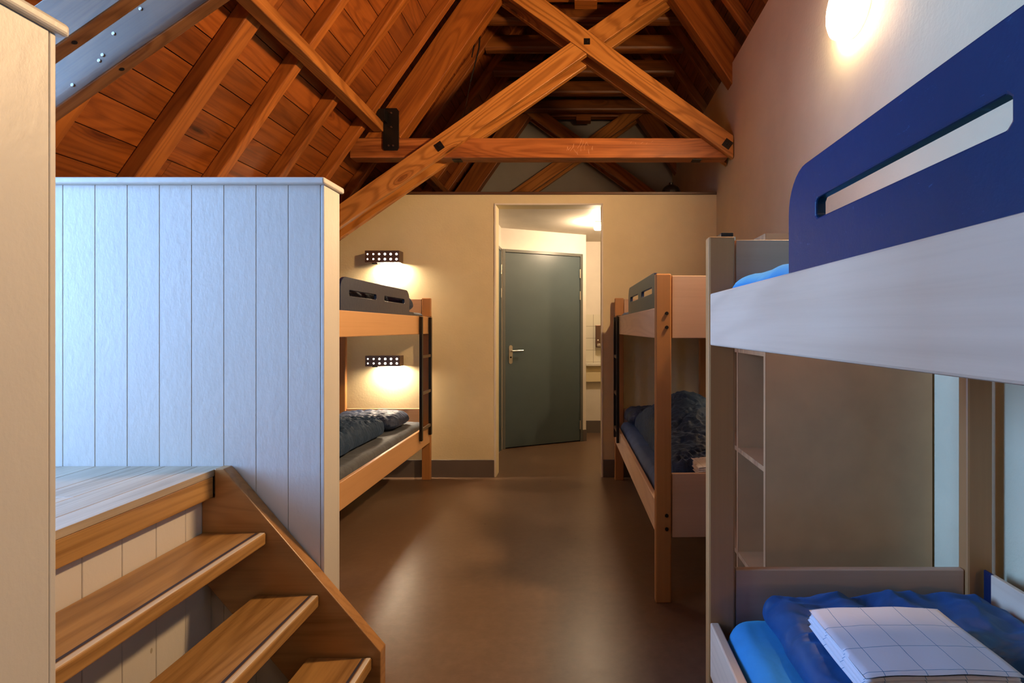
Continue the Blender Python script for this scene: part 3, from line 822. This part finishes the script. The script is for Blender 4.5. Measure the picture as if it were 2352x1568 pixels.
linen('folded_linen', M['check2'], c[0], c[1], .578, .36, .20, 5, .010, 'folded white linen at the near end of the right back lower bed', rz=mrz)

# ---------------------------------------------------------------- cabinet
cbn = empty('shelf_cabinet', (.9085, 2.085, 0), 'plywood locker cabinet with open shelves between the two right bunks', 'cabinet')
def CX_(x): return x - .9085
def CY_(y): return y - 2.085
xa, xb, ya, yb, H = .627, 1.190, 1.765, 2.405, 1.62
for i, y in enumerate((ya, 2.070, yb - .018)):
    m = MB().box(CX_(xa + .0015), CX_(xb), CY_(y), CY_(y + .018), 0, H, M['lam']).box(CX_(xa), CX_(xa + .0014), CY_(y), CY_(y + .018), 0, H, M['ply'])
    m.build('side_panel' if i != 1 else 'divider', None, cbn, bevel=0)
for z in (.01, .399, .811, 1.204, H - .018):
    for (y0_, y1_) in ((ya + .0185, 2.0695), (2.0885, yb - .0185)):
        MB().box(CX_(xa + .002), CX_(xb - .01), CY_(y0_), CY_(y1_), z, z + .018, M['lam']).box(CX_(xa + .0005), CX_(xa + .0019), CY_(y0_), CY_(y1_), z, z + .018, M['ply']).build('shelf', None, cbn)
bx('back_panel', CX_(xb - .009), CX_(xb - .002), CY_(ya + .019), CY_(yb - .019), 0, H - .02, M['lam'], cbn, bevel=0)

# ---------------------------------------------------------------- wall lamp over bunks
def bunk_lamp(xc, zt, h, label, pm='ledpanel', rz=0, yy=YP):
    t = empty('reading_lamp', (xc, yy, zt - h / 2), label, 'wall lamp', rz=rz)
    W = .294; D = .100; T = .0015
    m = MB()
    m.box(-W / 2, W / 2, -D, 0, h / 2 - T, h / 2); m.box(-W / 2, -W / 2 + T, -D, 0, -h / 2, h / 2 - T); m.box(W / 2 - T, W / 2, -D, 0, -h / 2, h / 2 - T)
    m.box(-W / 2 + T, W / 2 - T, -D, -D + T, -h / 2, h / 2 - T)
    m.box(-W / 2 + T, -.045, -D + T, 0, -h / 2, -h / 2 + T)
    m.build('housing', M['lampbody'], t, bevel=.0006, segs=1)
    for i in range(6):
        rr = (.0062, .0068, .0085, .0095, .0095, .0088)[i]
        for k in (0, 1):
            x = -W / 2 + .023 + i * .0495
            MB().cyl((x, -D - .0012, h * (.20 - .42 * k)), rr, .001, 'Y', 18).build('light_hole', M['led'], t)
    MB().box(-.030, W / 2 - .012, -D + .012, -.012, -h / 2 + .006, -h / 2 + .010).build('light_panel', M[pm], t)
    MB().box(-.10, -.05, -D + .03, -.03, -h / 2 - .010, -h / 2 - .0005).build('switch', M['black'], t, bevel=.003)
bunk_lamp(-1.688, 1.964, .102, 'brown metal box lamp with glowing holes above the far left upper bed')
bunk_lamp(-1.685, 1.064, .090, 'brown metal box lamp with glowing holes above the far left lower bed')
M['ledpanel2'] = emis('led_panel_dim', (1.0, .62, .32), 85)
M['ledpanel3'] = emis('led_panel_dimmer', (1.0, .62, .32), 45)
bunk_lamp(XW, 1.12, .09, 'brown metal reading lamp on the right wall inside the nearest bunk', 'ledpanel2', -PI / 2, -.15)
bunk_lamp(XW, 1.12, .09, 'brown metal reading lamp on the right wall inside the back right bunk', 'ledpanel3', -PI / 2, 3.35)
# round wall lamps on the right wall; the rear one is an added fill
def round_lamp(y, z, label, sm='shade'):
    t = empty('round_wall_lamp', (XW, y, z), label, 'wall lamp', 'round wall lamps')
    MB().cyl((-.018, 0, 0), .128, .018, 'X', 48).build('mount_ring', M['plastic'], t, bevel=.003)
    vs = []; fs = []; n = 48; prof = [(-.018, .133), (-.05, .133), (-.070, .127), (-.082, .11), (-.088, .07), (-.09, .0001)]
    for (px, r) in prof:
        for i in range(n): vs.append((px, r * math.cos(2 * PI * i / n), r * math.sin(2 * PI * i / n)))
    for j in range(len(prof) - 1):
        for i in range(n): fs.append((j * n + i, j * n + (i + 1) % n, (j + 1) * n + (i + 1) % n, (j + 1) * n + i))
    m = MB(); m.add(vs, fs[3 * n:], M[sm]); m.build('diffuser', None, t, smooth=True)
    m = MB(); m.add(vs, fs[:3 * n], M['rim']); m.build('diffuser_rim', None, t, smooth=True)
round_lamp(2.26, 2.69, 'glowing round wall lamp high on the right wall')
round_lamp(-.75, 2.69, 'added dim fill lamp behind the viewer on the right wall, unseen', 'fill_shade')  # unseen, added only as weak fill light from behind the camera

# ---------------------------------------------------------------- corridor
struct(MB().box(-.94, -.84, YP + .15, 5.62, 0, 2.378).build('wall_corridor_left', M['white']))
A = math.atan2(.4226, .9063)
def rot_root(name, t0=0): 
    o = bpy.data.objects.new(name, None); COL.objects.link(o); o.location = (-.84, 5.62, 0); o.rotation_euler.z = A; return o
def place(o): o.location = Matrix.Rotation(A, 3, 'Z') @ Vector(o.location) + Vector((-.84, 5.62, 0)); o.rotation_euler.z = A; return o
w = MB(); w.box(-.06, .012, 0, .10, 0, 2.378); w.box(.966, 1.01, 0, .10, 0, 2.378); w.box(.012, .966, 0, .10, 2.152, 2.378)
struct(place(w.build('wall_corridor_back', M['white'])))
struct(MB().box(.0255, .0755, 6.05, 6.62, 0, 2.378).build('wall_recess_left', M['white']))
struct(MB().box(.0755, XW, 6.52, 6.62, 0, 2.378).build('wall_recess_back', M['white']))
struct(MB().box(.0756, XW, 6.508, 6.5195, .86, 1.47).build('trim_3', M['tile']))
struct(place(MB().box(.967, 1.012, -.012, -.001, 0, .13).build('baseboard_corridor', M['base'])))
struct(MB().box(.0756, XW, 6.508, 6.5195, 0, .15).build('baseboard_recess', M['base']))
dr = bpy.data.objects.new('door_1', None); COL.objects.link(dr); dr.location = (-.84, 5.62, 0); dr.rotation_euler.z = A; dr['kind'] = 'structure'
m = MB(); m.box(.0125, .0435, -.012, .07, 0, 2.152); m.box(.9345, .9655, -.012, .07, 0, 2.152); m.box(.0435, .9345, -.012, .07, 2.121, 2.152)
m.build('door_frame', M['dframe'], dr, bevel=.002)
MB().box(.046, .932, .0, .04, .012, 2.117).build('door_leaf', M['door'], dr, bevel=.002)
hp = MB(); pts = []
for i in range(24):
    a = 2 * PI * i / 24; pts.append((.104 + .021 * math.cos(a), 1.0150 + math.copysign(.080, math.sin(a)) + .021 * math.sin(a)))
hp.prism(pts, 'Y', -.007, -.0005)
pl = hp.build('handle_plate', M['steel'], dr, bevel=.001)
hm = MB(); hm.tube((.112, -.004, 1.055), (.112, -.048, 1.055), .009, 12); hm.tube((.106, -.048, 1.055), (.235, -.048, 1.058), .0085, 12)
hm.build('lever_handle', M['steel'], dr, bevel=.001, smooth=False)
MB().cyl((.104, -.010, .985), .010, .005, 'Y', 16).build('lock_cylinder', M['black'], dr)
for z in (1.875, 1.625, .142):
    MB().cyl((.930, -.010, z), .0075, .10, 'Z', 12).build('hinge', M['steel'], dr)
d2 = bpy.data.objects.new('door_2', None); COL.objects.link(d2); d2.location = (-.84, 5.2, 0); d2['kind'] = 'structure'
m = MB(); m.box(.0, .010, .355, .395, 0, 2.152); m.box(0, .010, -.44, -.40, 0, 2.152); m.box(0, .010, -.44, .395, 2.118, 2.152)
m.build('door_frame', M['dframe'], d2, bevel=.002)
MB().box(0, .004, -.40, .355, .01, 2.118).build('door_leaf', M['door'], d2)
for z in (1.875, 1.625, .142):
    MB().cyl((.012, .350, z), .0075, .10, 'Z', 12).build('hinge', M['steel'], d2)
ct = empty('wash_counter', (.64, 6.45, 0), 'white wash counter in the corridor recess', 'counter')
bx('worktop', -.56, .555, -.06, .055, .838, .868, M['plastic'], ct, .004)
bx('apron', -.56, .555, .0, .055, .64, .8375, M['wall'], ct, .002)
ds = empty('towel_dispenser', (.262, 6.508, 1.065), 'dark metal dispenser on the white tiles in the corridor', 'dispenser')
bx('body', -.065, .065, -.10, -.001, 0, .275, M['lampbody'], ds, .006)
bx('outlet', -.045, .045, -.104, -.1005, .012, .045, M['steel'], ds, .001)
MB().cyl((-.035, -.103, .09), .008, .0025, 'Y', 14).build('badge', M['plastic'], ds)
cl = empty('ceiling_lamp', (.187, 5.30, 2.378), 'small glowing lamp on the corridor ceiling', 'ceiling lamp')
MB().cyl((0, 0, -.012), .040, .0115, 'Z', 24).build('lamp_base', M['steel'], cl)
vs = []; fs = []; n = 24; prof = [(-.0125, .034), (-.022, .040), (-.07, .040), (-.082, .034), (-.088, .0001)]
for (pz, r) in prof:
    for i in range(n): vs.append((r * math.cos(2 * PI * i / n), r * math.sin(2 * PI * i / n), pz))
for j in range(len(prof) - 1):
    for i in range(n): fs.append((j * n + i, j * n + (i + 1) % n, (j + 1) * n + (i + 1) % n, (j + 1) * n + i))
m = MB(); m.add(vs, fs); m.build('globe', M['shade2'], cl, smooth=True)

# ---------------------------------------------------------------- light
def area(name, loc, rot, sx, sy, power, col):
    l = bpy.data.lights.new(name, 'AREA'); l.shape = 'RECTANGLE'; l.size = sx; l.size_y = sy; l.energy = power; l.color = col
    o = bpy.data.objects.new(name, l); COL.objects.link(o); o.location = loc; o.rotation_euler = rot; return o

SKY = (.22, .465, 1.0)
area('window_daylight', (XD + .03, 1.08, 1.90), (0, -PI / 2, 0), 1.90, 1.26, 315, SKY)
wd = bpy.data.worlds.new('world'); bpy.context.scene.world = wd; wd.use_nodes = True
bg = wd.node_tree.nodes['Background']; bg.inputs[0].default_value = (.35, .55, 1, 1); bg.inputs[1].default_value = 1.0

# ---------------------------------------------------------------- camera
cam = bpy.data.cameras.new('camera'); co = bpy.data.objects.new('camera', cam); COL.objects.link(co)
co.location = (0, 0, HC); co.rotation_euler = (PI / 2, 0, 0)
cam.sensor_fit = 'HORIZONTAL'; cam.sensor_width = 36; cam.lens = F / 2352 * 36
cam.shift_x = (1176 - CX) / 2352; cam.shift_y = (CY - 784) / 2352; cam.clip_start = .02
sc = bpy.context.scene; sc.camera = co
vs_ = sc.view_settings; vs_.view_transform = 'Standard'; vs_.look = 'None'; vs_.gamma = 1; vs_.use_curve_mapping = False; vs_.exposure = 0.0
sc.cycles.max_bounces = 5; sc.cycles.diffuse_bounces = 3; sc.cycles.glossy_bounces = 2; sc.cycles.transmission_bounces = 2; sc.cycles.adaptive_threshold = .05; sc.cycles.caustics_reflective = False; sc.cycles.caustics_refractive = False
sc.cycles.sample_clamp_indirect = 6; sc.cycles.use_denoising = True
